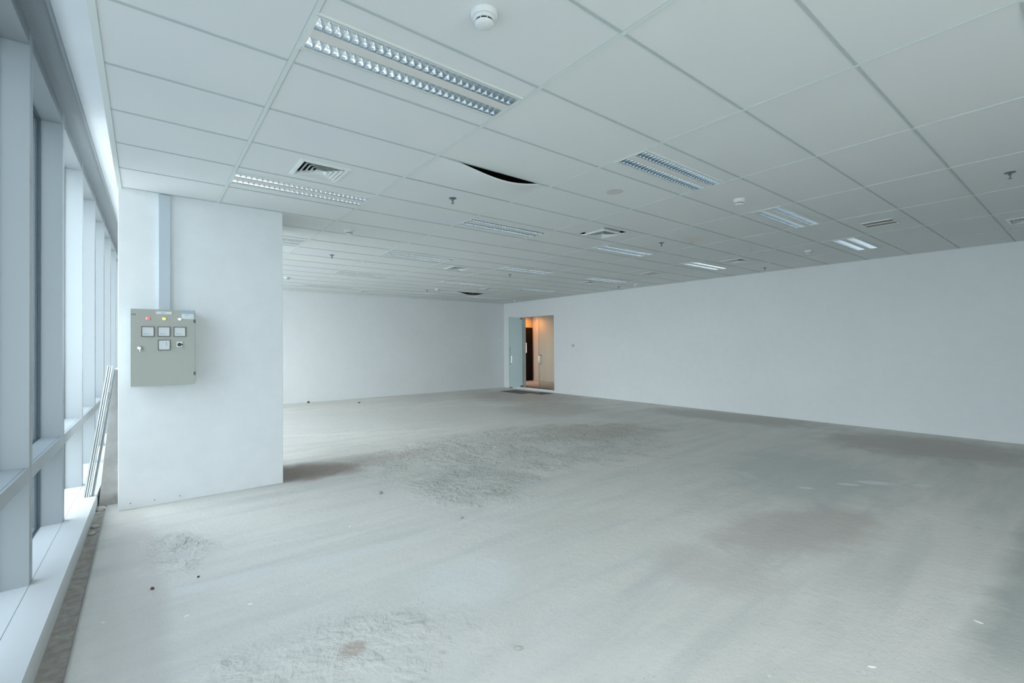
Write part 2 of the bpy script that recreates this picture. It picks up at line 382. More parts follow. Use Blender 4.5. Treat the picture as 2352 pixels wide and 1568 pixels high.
# ceiling : tiles, tee grid
lights = [(0,0),(2,0),(4,0),(6,0),(0,4),(2,4),(4,4),(6,4),(0,8),(2,8),(4,8),(6,8),(2,12),(4,12),(6,12),(2,16),(4,16),(6,16)]
diffs = [(0,3),(3,3),(6,3),(3,9),(6,9),(5,13),(3,17),(6,-3)]
diff_at = {(0,3):(0.48,3.5),(3,3):(3.49,3.52),(6,3):(6.45,3.47),(3,9):(3.46,9.5),(6,9):(6.48,9.40),(5,13):(5.47,13.4),(3,17):(3.47,17.45),(6,-3):(6.53,-2.45)}
grilles = {(5,-1):(5.49,-0.48),(6,6):(6.47,6.46)}
sag = {(1,2):(0.060,), (5,15):(0.085,)}
ZT = CE+0.005
b = MB()
for i in range(-1, 8):
    for j in range(-10, 19):
        x0, x1 = max(i*1.2, -0.778), min(i*1.2+1.2, XR); y0, y1 = max(j*0.6, YF), min(j*0.6+0.6, YB)
        if y1 <= y0 or (i, j) in sag: continue
        hole = None
        if (i, j) in lights: hole = (i*1.2+0.006, i*1.2+1.194, j*0.6+0.146, j*0.6+0.446)
        elif (i, j) in diff_at: cx_, cy_ = diff_at[(i, j)]; cx_ *= 1.2; cy_ *= 0.6; g_ = 0.214 if (i, j) == (3, 3) else 0.185; hole = (cx_-g_, cx_+g_, cy_-g_, cy_+g_)
        elif (i, j) in grilles: cx_, cy_ = grilles[(i, j)]; cx_ *= 1.2; cy_ *= 0.6; hole = (cx_-0.155, cx_+0.155, cy_-0.155, cy_+0.155)
        if hole:
            a0, a1, c0, c1 = hole
            for q in ((x0, x1, y0, c0), (x0, x1, c1, y1), (x0, a0, c0, c1), (a1, x1, c0, c1)):
                if q[1]-q[0] > 1e-5 and q[3]-q[2] > 1e-5: b.quad([(q[0],q[2],ZT),(q[0],q[3],ZT),(q[1],q[3],ZT),(q[1],q[2],ZT)])
        else: b.quad([(x0,y0,ZT),(x0,y1,ZT),(x1,y1,ZT),(x1,y0,ZT)])
ceil = b.build('ceiling', 'ceil')
tag(ceil, 'white suspended ceiling of rectangular lay-in tiles', 'ceiling', kind='structure')
b = MB(); hw = 0.0115
for i in range(0, 8):
    b.box(i*1.2-hw, i*1.2+hw, YF, YB, CE, CE+0.03)
    for e0, e1 in ((-hw-0.003, -hw), (hw, hw+0.003)): b.box(i*1.2+e0, i*1.2+e1, YF, YB, CE+0.003, CE+0.03, 1)
hw2 = 0.0075
for j in range(-9, 19):
    for i in range(-1, 8):
        x0, x1 = max(i*1.2+hw, -0.778), min(i*1.2+1.2-hw, XR)
        b.box(x0, x1, j*0.6-hw2, j*0.6+hw2, CE+0.0012, CE+0.03, 1)
b.box(-0.792, -0.762, YF, YB, CE-0.001, CE+0.004)
b.box(XR-0.018, XR, YF, YB, CE, CE+0.006); b.box(-0.762, XR, YB-0.018, YB, CE, CE+0.006)
tag(b.build('ceiling_grid', ['tee', 'teed'], ceil), 'narrow metal tee grid between tiles')
# fascia above the ceiling edge and the soffit of the window pocket
b = MB(); b.box(-0.792, -0.780, YF, YB, CE, 3.40)
tag(b.build('trim_1', 'wall'), 'white fascia closing the ceiling edge along the windows', 'trim', kind='structure')
b = MB(); b.box(-1.5, -0.780, YF, YB, 3.395, 3.41)
tag(b.build('trim_2', 'wall'), 'white soffit strip between window head and ceiling edge', 'trim', kind='structure')

# sagging tiles
def sag_tile(i, j, depth, label):
    b = MB(); n = 26; mrow = 8; x0, x1, y0, y1 = i*1.2+0.008, i*1.2+1.192, j*0.6+0.012, j*0.6+0.588
    def z(u, v): return CE+0.004 - depth*(math.sin(math.pi*min(1, max(0, (u-0.02)/0.93)**1.25)))**1.25*(1-v)**1.6
    for l, off in ((0, 0), (1, 0.014)):
        for a in range(n):
            for c_ in range(mrow):
                q = [(x0+(x1-x0)*u, y0+(y1-y0)*v, z(u, v)+off) for u, v in ((a/n, c_/mrow), (a/n, (c_+1)/mrow), ((a+1)/n, (c_+1)/mrow), ((a+1)/n, c_/mrow))]
                b.quad(q if l == 0 else q[::-1])
    for a in range(n):
        u0, u1 = a/n, (a+1)/n
        b.quad([(x0+(x1-x0)*u0, y0, z(u0,0)), (x0+(x1-x0)*u1, y0, z(u1,0)), (x0+(x1-x0)*u1, y0, z(u1,0)+0.014), (x0+(x1-x0)*u0, y0, z(u0,0)+0.014)])
    return tag(b.build('ceiling_tile', 'ceil'), label, 'ceiling tile', 'sagging ceiling tiles')
sag_tile(1, 2, 0.066, 'white ceiling tile sagging with a long black crescent gap, the larger gap')
sag_tile(5, 15, 0.085, 'small distant white ceiling tile sagging with a thin black gap above the far wall')

# ------------------------------------------------------------------ window wall (local frame: d = distance outward of the fin fronts)
XW = -1.155
def TW(d, y, z): return (XW + WS*y - d, y, z)
def wbox(b, d0, d1, y0, y1, z0, z1, mi=0): b.box(d0, d1, y0, y1, z0, z1, mi, TW)
DG = 0.135
fins = [1.876+1.222*q for q in range(-6, 8)]
ends = fins + [YB]
starts = [YF] + [f+0.09 for f in fins]
ZS, ZA, ZB_, ZH, ZI = 0.13, 0.735, 0.815, 3.285, 3.378
for n_, f in enumerate(fins):
    w = empty('window_%d' % (n_+1), TW(0, f, 0), 'tall glazed bay of the window wall with deep pale fin', 'window', kind='structure')
    inv = Matrix.Translation(Vector(TW(0, f, 0))).inverted()
    def part(b, name, mats, **kw):
        o = b.build(name, mats, w, **kw); o.data.transform(inv); return o
    b = MB()   # fin mullion in two halves with a shadow joint
    wbox(b, 0, 0.34, f, f+0.042, ZS, ZI); wbox(b, 0, 0.34, f+0.048, f+0.09, ZS, ZI); wbox(b, 0.012, 0.34, f+0.042, f+0.048, ZS, ZI, 1)
    part(b, 'mullion', ['alu', 'gasket'])
    y0, y1 = (f+0.09, fins[n_+1]) if n_ < len(fins)-1 else (f+0.09, YB)
    b = MB(); wbox(b, 0, 0.30, y0, y1, ZA, ZB_); wbox(b, 0.014, 0.019, y0, y1, ZB_-0.002, ZB_+0.0006, 1)
    part(b, 'transom', ['alu', 'joint'])
    b = MB(); wbox(b, 0, 0.34, y0, y1, ZH, ZI); wbox(b, 0, 0.005, y0, y1, ZH+0.045, ZH+0.05, 1)
    part(b, 'window_head', ['aluhead', 'joint'])
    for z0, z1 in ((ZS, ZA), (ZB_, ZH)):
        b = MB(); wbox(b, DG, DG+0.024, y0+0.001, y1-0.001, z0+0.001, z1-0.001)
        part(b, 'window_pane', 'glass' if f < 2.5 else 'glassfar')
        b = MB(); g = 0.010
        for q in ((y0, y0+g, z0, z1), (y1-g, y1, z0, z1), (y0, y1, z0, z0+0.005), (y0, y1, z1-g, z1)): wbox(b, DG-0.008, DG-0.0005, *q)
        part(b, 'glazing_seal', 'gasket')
b = MB()
wbox(b, -0.120, 0.0, YF, YB, ZI, ZI+0.012); wbox(b, -0.132, -0.120, YF, YB, ZI-0.022, ZI+0.016)
tag(b.build('trim_3', 'aluhead'), 'dark grey aluminium closure strip along the window head', 'trim', kind='structure')
b = MB()
wbox(b, -0.145, 0.30, YF, YB, -0.01, ZS); wbox(b, -0.001, 0.001, YF, YB, ZS-0.001, ZS+0.0006, 1)
tag(b.build('trim_4', ['sill', 'joint']), 'low wide white window sill running along the floor', 'sill', kind='structure')
b = MB(); wbox(b, 0.30, 0.34, YF-0.15, fins[0], -0.15, 3.62)
tag(b.build('wall_left', 'wall'), 'solid end of the window wall', 'wall', kind='structure')

# ------------------------------------------------------------------ ceiling lights
LB = 0.300; LL = 1.186
def make_light(label):
    t = empty('ceiling_light', (0, 0, CE), label, 'ceiling light', 'twin-row louvred ceiling lights')
    b = MB(); hx, hy = LL/2, LB/2
    bands = [(-hy, -hy+0.020), (-0.034, 0.034), (hy-0.020, hy)]
    b.box(-hx, hx, bands[0][0], bands[0][1], -0.004, 0.012); b.box(-hx, hx, bands[2][0], bands[2][1], -0.004, 0.012)
    b.box(-hx, -hx+0.014, -hy+0.02, hy-0.02, -0.004, 0.012); b.box(hx-0.014, hx, -hy+0.02, hy-0.02, -0.004, 0.012)
    b.box(-hx, hx, -hy-0.004, -hy, -0.0055, 0.012); b.box(-hx, hx, hy, hy+0.004, -0.0055, 0.012)
    for q in ((-hx, hx, -hy, -hy+0.003), (-hx, hx, hy-0.003, hy), (-hx, -hx+0.003, -hy, hy), (hx-0.003, hx, -hy, hy)): b.box(*q, 0.012, 0.10)
    b.box(-hx, hx, -hy, hy, 0.097, 0.10)
    b.box(-hx, hx, hy+0.004, hy+0.012, 0.0003, 0.012, 1); b.box(-hx, hx, hy-0.0085, hy-0.0065, -0.0045, 0.0, 1); b.box(-hx, hx, -hy+0.0065, -hy+0.0085, -0.0045, 0.0, 1)  # dark strip on the far edge stands in for its shadow line
    b.build('housing', ['fix', 'joint'], t)
    b = MB(); b.box(-hx+0.014, hx-0.014, -0.034, 0.034, -0.003, 0.008)
    b.build('centre_panel', 'fixw', t, bevel=0.001)
    for s in (-1, 1):
        c0 = s*(0.034+hy-0.020)/2; hb = (hy-0.020-0.034)/2      # half opening
        b = MB(); nseg = 8; D = 0.052
        def wid(h_): return hb - (hb-0.024)*(h_/D)**1.7
        for sd in (-1, 1):                                       # parabolic side mirrors
            for a in range(nseg):
                h0, h1 = D*a/nseg, D*(a+1)/nseg
                b.quad([(-hx+0.014, c0+sd*wid(h0), h0), (hx-0.014, c0+sd*wid(h0), h0), (hx-0.014, c0+sd*wid(h1), h1), (-hx+0.014, c0+sd*wid(h1), h1)][::sd])
        b.build('reflector', 'mirror', t, smooth=True)
        b = MB(); nb = 27; L0, L1 = -hx+0.014, hx-0.014; pitch = (L1-L0)/nb
        for q in range(nb+1):                                    # concave cross blades, wide at the top
            x = L0 + pitch*q; hs = [0.0, 0.010, 0.022, 0.034, 0.042]; ws = [0.0010, 0.0022, 0.0050, 0.0095, 0.0135]
            for sd in (-1, 1):
                if (q == 0 and sd < 0) or (q == nb and sd > 0): continue
                for a in range(4):
                    y_a, y_b = wid(hs[a]), wid(hs[a+1])
                    b.quad([(x+sd*ws[a], c0-y_a, hs[a]), (x+sd*ws[a], c0+y_a, hs[a]), (x+sd*ws[a+1], c0+y_b, hs[a+1]), (x+sd*ws[a+1], c0-y_b, hs[a+1])][::sd])
            b.quad([(x-0.001, c0-hb, 0), (x-0.001, c0+hb, 0), (x+0.001, c0+hb, 0), (x+0.001, c0-hb, 0)])
        b.build('louvre', 'mirror', t, smooth=True)
        b = MB(); b.tube([(-hx+0.03, c0, 0.070), (hx-0.03, c0, 0.070)], 0.013, 12); b.build('lamp_tube', 'tube', t, smooth=True)
    return t
rowname = {0: 'first row from the camera', 4: 'second row from the camera', 8: 'third row from the camera', 12: 'fourth row from the camera', 16: 'row nearest far wall'}
LLAB = {
 (0,0): 'largest louvred ceiling light, twin bright rows, next to the biggest smoke detector',
 (2,0): 'louvred ceiling light of the first row, second from windows, near a pale round disc',
 (4,0): 'louvred ceiling light of the first row, third from the windows, beyond a smoke detector',
 (6,0): 'louvred ceiling light of the first row, last and brightest, next to the long white wall',
 (0,4): 'louvred ceiling light directly beside the square diffuser above the pillar',
 (2,4): 'louvred ceiling light of the second row between a sprinkler and a square diffuser',
 (4,4): 'bright louvred ceiling light of the second row, just beyond a square diffuser',
 (6,4): 'louvred ceiling light of the second row, the one next to the long white wall',
 (0,8): 'louvred ceiling light half hidden by the top corner of the pillar',
 (2,8): 'louvred ceiling light of the third row, first clear of the pillar',
 (4,8): 'louvred ceiling light of the third row, beyond the middle, above a sprinkler',
 (6,8): 'short-looking louvred ceiling light of the third row next to the long white wall'}
for i, j in lights:
    if j >= 12:
        LLAB[(i, j)] = 'thin far louvred light, %s from the pillar in the %s' % ({2: 'first', 4: 'second', 6: 'third'}[i], rowname[j])
first = None
for i, j in lights:
    loc = (i*1.2+0.6, j*0.6+0.296, CE)
    if first is None: first = make_light(LLAB[(i, j)]); first.location = loc
    else: dup(first, loc, LLAB[(i, j)])

# ------------------------------------------------------------------ square diffusers
def make_diff(label):
    t = empty('air_diffuser', (0, 0, CE), label, 'air vent', 'square ceiling air diffusers')
    def ring(b, h0, z0, h1, z1, th=0.0015):
        for k_ in range(4):
            a = k_*math.pi/2; ca, sa = math.cos(a), math.sin(a)
            rt = lambda x, y, z: (x*ca-y*sa, x*sa+y*ca, z)
            b.quad([rt(-h0, -h0, z0), rt(h0, -h0, z0), rt(h1, -h1, z1), rt(-h1, -h1, z1)])
            b.quad([rt(-h1, -h1, z1+th), rt(h1, -h1, z1+th), rt(h0, -h0, z0+th), rt(-h0, -h0, z0+th)])
    b = MB(); ring(b, 0.198, -0.002, 0.172, -0.007); ring(b, 0.199, 0.006, 0.198, -0.002); ring(b, 0.172, -0.007, 0.150, 0.022)
    ring(b, 0.150, 0.022, 0.185, 0.05)
    b.build('diffuser_frame', 'diff', t)
    hs = [(0.146, 0.0), (0.112, 0.0), (0.079, 0.0), (0.047, 0.0)]
    for q, (h_, z_) in enumerate(hs):
        b = MB(); ring(b, h_, -0.005, h_-0.030, 0.022)
        ring(b, h_+0.003, -0.0052, h_, -0.005)
        if q == 3: b.quad([(-0.017,-0.017,0.022),(0.017,-0.017,0.022),(0.017,0.017,0.022),(-0.017,0.017,0.022)][::-1]); b.box(-0.010, 0.010, -0.003, 0.003, 0.014, 0.020)
        b.build('cone_ring', 'diff', t)
    b = MB(); b.box(-0.184, 0.184, -0.184, 0.184, 0.06, 0.22); b.build('duct_neck', 'dark', t)
    return t
DLAB = {(0,3): 'square white air diffuser with nested dark slots next to a light above the pillar',
 (3,3): 'square ceiling air diffuser dropped open with a dark edge, over the middle of the room',
 (6,3): 'square ceiling air diffuser near the second-row light beside the long white wall',
 (3,9): 'square ceiling air diffuser, small and grey, among the third-row lights',
 (6,9): 'tiny square ceiling air diffuser just beyond the third-row light by the long wall',
 (5,13): 'pale tiny square ceiling air diffuser near the smaller sagging tile',
 (3,17): 'tiny dark square ceiling air diffuser over the far wall',
 (6,-3): 'square ceiling air diffuser cut off by the edge of the picture above the long wall'}
first = None
for (i, j), (u, v) in diff_at.items():
    loc = (u*1.2, v*0.6, CE-(0.0 if (i, j) != (3, 3) else 0.0))
    if first is None: first = make_diff(DLAB[(i, j)]); first.location = loc
    else:
        o = dup(first, loc, DLAB[(i, j)])
        if (i, j) == (3, 3): o.location.z = CE-0.018; o.rotation_euler = (R(1.2), R(-1.0), 0)
# return grilles
def make_grille(label):
    t = empty('return_grille', (0, 0, CE), label, 'air vent', 'flat return air grilles')
    b = MB(); h_ = 0.165
    for q in ((-h_, h_, -h_, -h_+0.012), (-h_, h_, h_-0.012, h_), (-h_, -h_+0.012, -h_, h_), (h_-0.012, h_, -h_, h_), (-0.004, 0.004, -h_, h_)): b.box(*q, -0.004, 0.008)
    b.build('grille_frame', 'diff', t)
    b = MB()
    for q in range(22): y = -h_+0.018+q*(2*h_-0.036)/21; b.box(-h_+0.010, h_-0.010, y-0.0018, y+0.0018, 0.001, 0.016)
    b.build('slats', 'rust', t)
    b = MB(); b.box(-0.154, 0.154, -0.154, 0.154, 0.04, 0.16); b.build('duct_box', 'dark', t)
    return t
g1 = make_grille('flat brownish slatted return grille beyond the two bright lights near the long wall'); g1.location = (5.49*1.2, -0.48*0.6, CE)
dup(g1, (6.47*1.2, 6.46*0.6, CE), 'small grey diamond-looking return grille between far lights near the long wall')

# pale round speaker disc, flush
t = empty('ceiling_speaker', (2.50*1.2, 1.55*0.6, ZT), 'flat pale round disc set flush in a ceiling tile', 'ceiling speaker')
b = MB(); b.lathe([(0.082, 0.0), (0.082, -0.002), (0.0, -0.002)], 40); b.build('disc', mat('disc_grey', (0.58, 0.60, 0.575), 0.7), t)

# ------------------------------------------------------------------ smoke detectors
def make_det(label):
    t = empty('smoke_detector', (0, 0, CE), label, 'smoke detector', 'round white smoke detectors')
    b = MB(); b.lathe([(0.060, 0.0), (0.060, -0.004), (0.059, -0.018), (0.057, -0.024), (0.047, -0.026)], 48); b.build('base', 'white', t, smooth=True)
    b = MB(); b.lathe([(0.047, -0.026), (0.0475, -0.033), (0.045, -0.036), (0.043, -0.0365)], 48); b.build('collar', 'white', t, smooth=True)
    b = MB(); b.lathe([(0.0400, -0.036), (0.0400, -0.0455)], 48); b.build('sensor_slots', 'black', t, smooth=True)
    b = MB()
    b.lathe([(0.0425, -0.0445), (0.0425, -0.0465), (0.039, -0.052), (0.026, -0.0575), (0.0, -0.059)], 48)
    for q in range(9):
        a = 2*math.pi*(q+0.3)/9; ca, sa = math.cos(a), math.sin(a)
        T = lambda x, y, z: (x*ca-y*sa, x*sa+y*ca, z)
        b.box(0.036, 0.0425, -0.0018, 0.0018, -0.046, -0.0355, 0, T)
    b.build('cap', 'white', t, smooth=True)
    b = MB()
    for a in (R(-55), R(-125)): b.lathe([(0.0016, -0.0595), (0.0016, -0.0605)], 8, (0.0, 0.0, 0.0), 'x') if False else b.lathe([(0.0018, -0.0605), (0.0018, -0.0590)], 8, (0, 0, -0.014), 'y')
    b.build('screw', 'black', t)
    return t
dets = [((0.5,-0.5), 'largest round white smoke detector at the top edge, beside the biggest louvred light'),
 ((3.52,0.52), 'round white smoke detector between the second and third lights of the first row'),
 ((1.22,6.61), 'small round white smoke detector beyond the pillar corner'),
 ((6.48,1.53), 'small white smoke detector near the brightest light by the long wall'),
 ((1.5,14.65), 'tiny white smoke detector just clear of the pillar edge'),
 ((4.52,14.64), 'tiny white smoke detector beside the smaller black ceiling gap'),
 ((7.5,8.64), 'tiny smoke detector close under the long wall in the third row'),
 ((7.52,16.7), 'tiny smoke detector above the glass doorway corner')]
first = None
for (u, v), lb in dets:
    loc = (u*1.2, v*0.6, ZT)
    if first is None: first = make_det(lb); first.location = loc
    else: dup(first, loc, lb)

# ------------------------------------------------------------------ sprinklers
def make_spr(label):
    t = empty('fire_sprinkler', (0, 0, CE), label, 'sprinkler', 'pendent ceiling sprinklers')
    b = MB(); b.lathe([(0.038, 0.0), (0.038, -0.003), (0.032, -0.006), (0.012, -0.009)], 32); b.build('escutcheon', 'brass', t, smooth=True)
    b = MB(); b.lathe([(0.011, 0.0), (0.011, -0.020), (0.008, -0.024), (0.0045, -0.03), (0.0045, -0.052)], 16)
    for s in (-1, 1): b.tube([(s*0.009, 0, -0.020), (s*0.013, 0, -0.035), (s*0.004, 0, -0.052)], 0.002, 6)
    b.build('sprinkler_body', 'brass', t, smooth=True)
    b = MB(); b.lathe([(0.003, -0.052), (0.015, -0.053), (0.015, -0.055), (0.003, -0.056)], 20); b.build('deflector', 'brass', t, smooth=True)
    return t
sprs = [((1.54,3.42), 'dark pendent ceiling sprinkler, the clearest one, below the large sagging tile'),
 ((4.48,-2.51), 'pendent ceiling sprinkler alone near the picture edge above the long wall'),
 ((4.47,3.34), 'small pendent ceiling sprinkler near the brownish ceiling stain'),
 ((1.50,9.59), 'small pendent ceiling sprinkler near the third-row light by the pillar'),
 ((1.47,15.37), 'tiny pendent ceiling sprinkler at the pillar edge under the far ceiling'),
 ((4.53,9.52), 'tiny pendent ceiling sprinkler just under the middle third-row light'),
 ((4.45,15.3), 'tiny pendent ceiling sprinkler between the last-row lights and the black gap'),
 ((7.48,3.52), 'small pendent ceiling sprinkler hanging against the top of the long wall'),
 ((7.45,9.45), 'tiny pendent ceiling sprinkler at the long wall above the light switch')]
first = None
for (u, v), lb in sprs:
    loc = (u*1.2, v*0.6, ZT)
    if first is None: first = make_spr(lb); first.location = loc
    else: dup(first, loc, lb)

# ------------------------------------------------------------------ trunking and electrical panel on the pillar
b = MB(); b.box(-0.489, -0.398, CYF-0.030, CYF-0.001, 1.85, CE-0.002)
tr = b.build('cable_trunking', 'conduit', bevel=0.002)
tag(tr, 'flat grey-blue cable trunking running from ceiling down to the electrical panel', 'cable trunking')
b = MB(); b.box(-0.470, -0.425, CYF-0.0306, CYF-0.0301, 1.905, 1.916); b.build('sticker', 'rust', tr)

PX0, PX1, PZ0, PZ1, PF = -0.697, -0.211, 1.156, 1.862, 3.430
t = empty('electrical_panel', ((PX0+PX1)/2, CYF-0.001, PZ0), 'grey-green steel electrical panel with meters and lit indicator lamps on the pillar', 'electrical panel')
inv = Matrix.Translation(Vector(t.location)).inverted()
def ep(b, name, mats, parent=None, **kw):
    o = b.build(name, mats, parent or t, **kw); o.data.transform(inv); return o
b = MB(); b.box(PX0+0.006, PX1-0.006, PF+0.020, CYF-0.001, PZ0+0.006, PZ1-0.004); ep(b, 'enclosure', 'boxdark', bevel=0.003)
b = MB(); b.box(PX0, PX1, PF, PF+0.018, PZ0, PZ1); door = ep(b, 'door', 'box', bevel=0.003)
def lamp(x, z, m_, lb):
    b = MB(); b.lathe([(0.0165, -PF+0.0), (0.0165, -PF+0.004), (0.0125, -PF+0.006)], 24, (x, 0, z), 'y'); L = ep(b, 'indicator_lamp', 'chrome', smooth=True)
    L['label'] = lb
    b = MB(); b.lathe([(0.0125, -PF+0.004), (0.0125, -PF+0.012), (0.010, -PF+0.018), (0.005, -PF+0.021), (0, -PF+0.022)], 24, (x, 0, z), 'y'); ep(b, 'lens', m_, L, smooth=True)
lamp(-0.570, 1.775, 'red', 'red lit lamp'); lamp(-0.451, 1.776, 'amber', 'amber lit lamp'); lamp(-0.332, 1.776, 'clear', 'white lamp')
def meter(x0, z1, x1, z0, kind):
    b = MB(); f_ = 0.006; y0, y1 = PF-0.010, PF
    b.box(x0, x1, y0, y1, z1-f_, z1); b.box(x0, x1, y0, y1, z0, z0+f_); b.box(x0, x0+f_, y0, y1, z0+f_, z1-f_); b.box(x1-f_, x1, y0, y1, z0+f_, z1-f_)
    mo = ep(b, 'meter', 'bezel', bevel=0.0012)
    b = MB(); b.box(x0+f_, x1-f_, y0+0.003, y1, z0+f_, z1-f_); ep(b, 'dial', 'dial', mo)
    b = MB(); w_, h_ = x1-x0, z1-z0; yy = y0+0.0026
    if kind < 3:     # needle at rest at the foot of a quarter-circle scale
        P = [(x0+0.19*w_, z0+0.29*h_), (x0+0.70*w_, z0+0.255*h_)]
        c_ = (x0+0.80*w_, z0+0.22*h_)
    else:
        P = [(x0+0.66*w_, z0+0.80*h_), (x0+0.72*w_, z0+0.33*h_)]
        c_ = (x0+0.80*w_, z0+0.20*h_)
    d = Vector((P[1][0]-P[0][0], P[1][1]-P[0][1])).normalized(); n_ = Vector((-d.y, d.x))*0.0022
    b.quad([(P[0][0]+n_.x, yy, P[0][1]+n_.y), (P[0][0]-n_.x, yy, P[0][1]-n_.y), (P[1][0]-n_.x*.5, yy, P[1][1]-n_.y*.5), (P[1][0]+n_.x*.5, yy, P[1][1]+n_.y*.5)])
    ep(b, 'needle', 'dialink', mo)
    b = MB(); rad = 0.055 if kind < 3 else 0.052
    for q in range(12):
        a0 = R(96+q*7); a1 = R(96+q*7+4)
        b.quad([(c_[0]+rr_*math.cos(a), yy+0.0002, c_[1]+rr_*math.sin(a)) for rr_, a in ((rad, a0), (rad, a1), (rad+0.0014, a1), (rad+0.0014, a0))])
    for q in range(4):
        a = R(105+q*22); b.quad([(c_[0]+rr_*math.cos(a+da), yy+0.0002, c_[1]+rr_*math.sin(a+da)) for rr_, da in ((rad+.002, -.03), (rad+.002, .03), (rad+.008, .03), (rad+.008, -.03))])
    ep(b, 'scale', mat('scale_ink', (0.42, 0.50, 0.57), 0.6) if 'sci' not in M else M['sci'], mo)
M['sci'] = mat('scale_ink', (0.42, 0.50, 0.57), 0.6)
meter(-0.619, 1.702, -0.524, 1.609, 0); meter(-0.500, 1.703, -0.406, 1.610, 1); meter(-0.380, 1.702, -0.285, 1.610, 2); meter(-0.498, 1.580, -0.405, 1.483, 3)
# rotary selector switch
b = MB(); b.box(-0.357, -0.312, PF-0.008, PF, 1.512, 1.563); sw = ep(b, 'selector_switch', 'white', bevel=0.002)
b = MB(); b.lathe([(0.016, -PF+0.008), (0.016, -PF+0.014), (0.012, -PF+0.016)], 24, (-0.336, 0, 1.535), 'y'); b.box(-0.348, -0.310, PF-0.026, PF-0.012, 1.530, 1.540)
ep(b, 'switch_knob', 'black', sw, smooth=True)
# lock
b = MB(); b.lathe([(0.019, -PF), (0.019, -PF+0.006), (0.013, -PF+0.010), (0.013, -PF+0.024), (0.010, -PF+0.027)], 28, (-0.630, 0, 1.503), 'y')
lk = ep(b, 'door_lock', 'steel', smooth=True)
b = MB(); b.box(-0.6335, -0.6265, PF-0.034, PF-0.022, 1.474, 1.500); ep(b, 'key_lever', 'steel', lk, bevel=0.001)
# name plate, stickers
b = MB(); b.box(-0.513, -0.394, PF-0.0025, PF, 1.820, 1.843); np_ = ep(b, 'name_plate', 'paper')
b = MB(); x = -0.4735
for w_ in (0.006, 0.006, 0.006, 0.006, 0.004, 0.006):
    if w_ > 0.005 : b.quad([(x, PF-0.0028, 1.8275), (x+w_*0.8, PF-0.0028, 1.8275), (x+w_*0.8, PF-0.0028, 1.8345), (x, PF-0.0028, 1.8345)])
    x += w_+0.0008
ep(b, 'plate_lettering', 'ink', np_)
b = MB(); b.box(-0.325, -0.217, PF-0.0015, PF, 1.829, 1.859); ep(b, 'sticker', 'bluepaper')['label'] = 'pale blue label'
b = MB(); b.box(-0.318, -0.222, PF-0.0015, PF, 1.779, 1.827); st = ep(b, 'sticker', 'paper'); st['label'] = 'white paper label'
b = MB()
for x0, x1, z in ((-0.295, -0.255, 1.815), (-0.292, -0.280, 1.802), (-0.240, -0.234, 1.808), (-0.240, -0.234, 1.798)):
    b.quad([(x0, PF-0.0018, z), (x1, PF-0.0018, z), (x1, PF-0.0018, z+0.003), (x0, PF-0.0018, z+0.003)])
ep(b, 'sticker_lettering', 'ink', st)
for z0, z1 in ((1.743, 1.775), (1.241, 1.273)):
    b = MB(); b.box(-0.2245, -0.207, PF-0.004, PF+0.02, z0, z1); ep(b, 'hinge', 'bezel', bevel=0.001)
b = MB(); pts = []
for q in range(9):
    a = math.pi*q/8; pts.append((-0.673+0.017*math.cos(a), 1.802+0.017*math.sin(a)))
for q in range(8):
    (xa, za), (xb, zb) = pts[q], pts[q+1]; i_ = 0.45
    b.quad([(xa, PF-0.0006, za), (xb, PF-0.0006, zb), (-0.673+(xb+0.673)*i_, PF-0.0006, 1.802+(zb-1.802)*i_), (-0.673+(xa+0.673)*i_, PF-0.0006, 1.802+(za-1.802)*i_)])
ep(b, 'maker_badge', 'stain')

# ------------------------------------------------------------------ between sill and pillar
P0, P1 = Vector((-1.012, 3.825, 0.131)), Vector((-0.846, 3.862, 1.335))
def strip(off, w_, name, label, cut):
    ax = (P1-P0).normalized(); sd = Vector((1, 0, 0)); sd = (sd - ax*sd.dot(ax)).normalized(); dp = ax.cross(sd)
    L = (P1-P0).length
    b = MB()
    def T(x, y, z):
        q = P0 + sd*(x+off) - dp*0 + Vector((0, 1, 0))*y + ax*z
        if z == 0: q.z = 0.131
        return tuple(q)
    n_ = 3
    for q in range(n_):
        x0 = -w_/2 + q*w_/n_; g = 0.0028
        b.box(x0+g, x0+w_/n_-g, 0 if q != 1 else 0.004, 0.05, 0, L-cut, 0, T)
    b.box(-w_/2+0.001, w_/2-0.001, 0.014, 0.045, 0, L-cut-0.004, 1, T)
    return tag(b.build(name, ['strip', 'joint']), label, 'metal strip', 'strips leaning in the sill corner')
strip(-0.008, 0.046, 'leaning_strip', 'wider grooved white strip leaning from the sill onto the pillar', 0.0)
strip(0.035, 0.022, 'leaning_strip', 'thin white strip leaning behind the wider grooved one by the pillar', 0.03)
b = MB()
A = [(-0.940, 0), (-0.791, 0), (-0.791, 1.30), (-0.826, 1.30)]
for (y_, fl) in ((3.93, 1), (4.40, -1)): b.quad([(x, y_, z) for x, z in A][::fl])
for q in range(4):
    (xa, za), (xb, zb) = A[q], A[(q+1) % 4]; b.quad([(xa, 3.93, za), (xa, 4.40, za), (xb, 4.40, zb), (xb, 3.93, zb)])
tag(b.build('concrete_slab', 'concrete', bevel=0.006), 'raw brownish grey slab leaning in the gap between sill and pillar', 'slab')

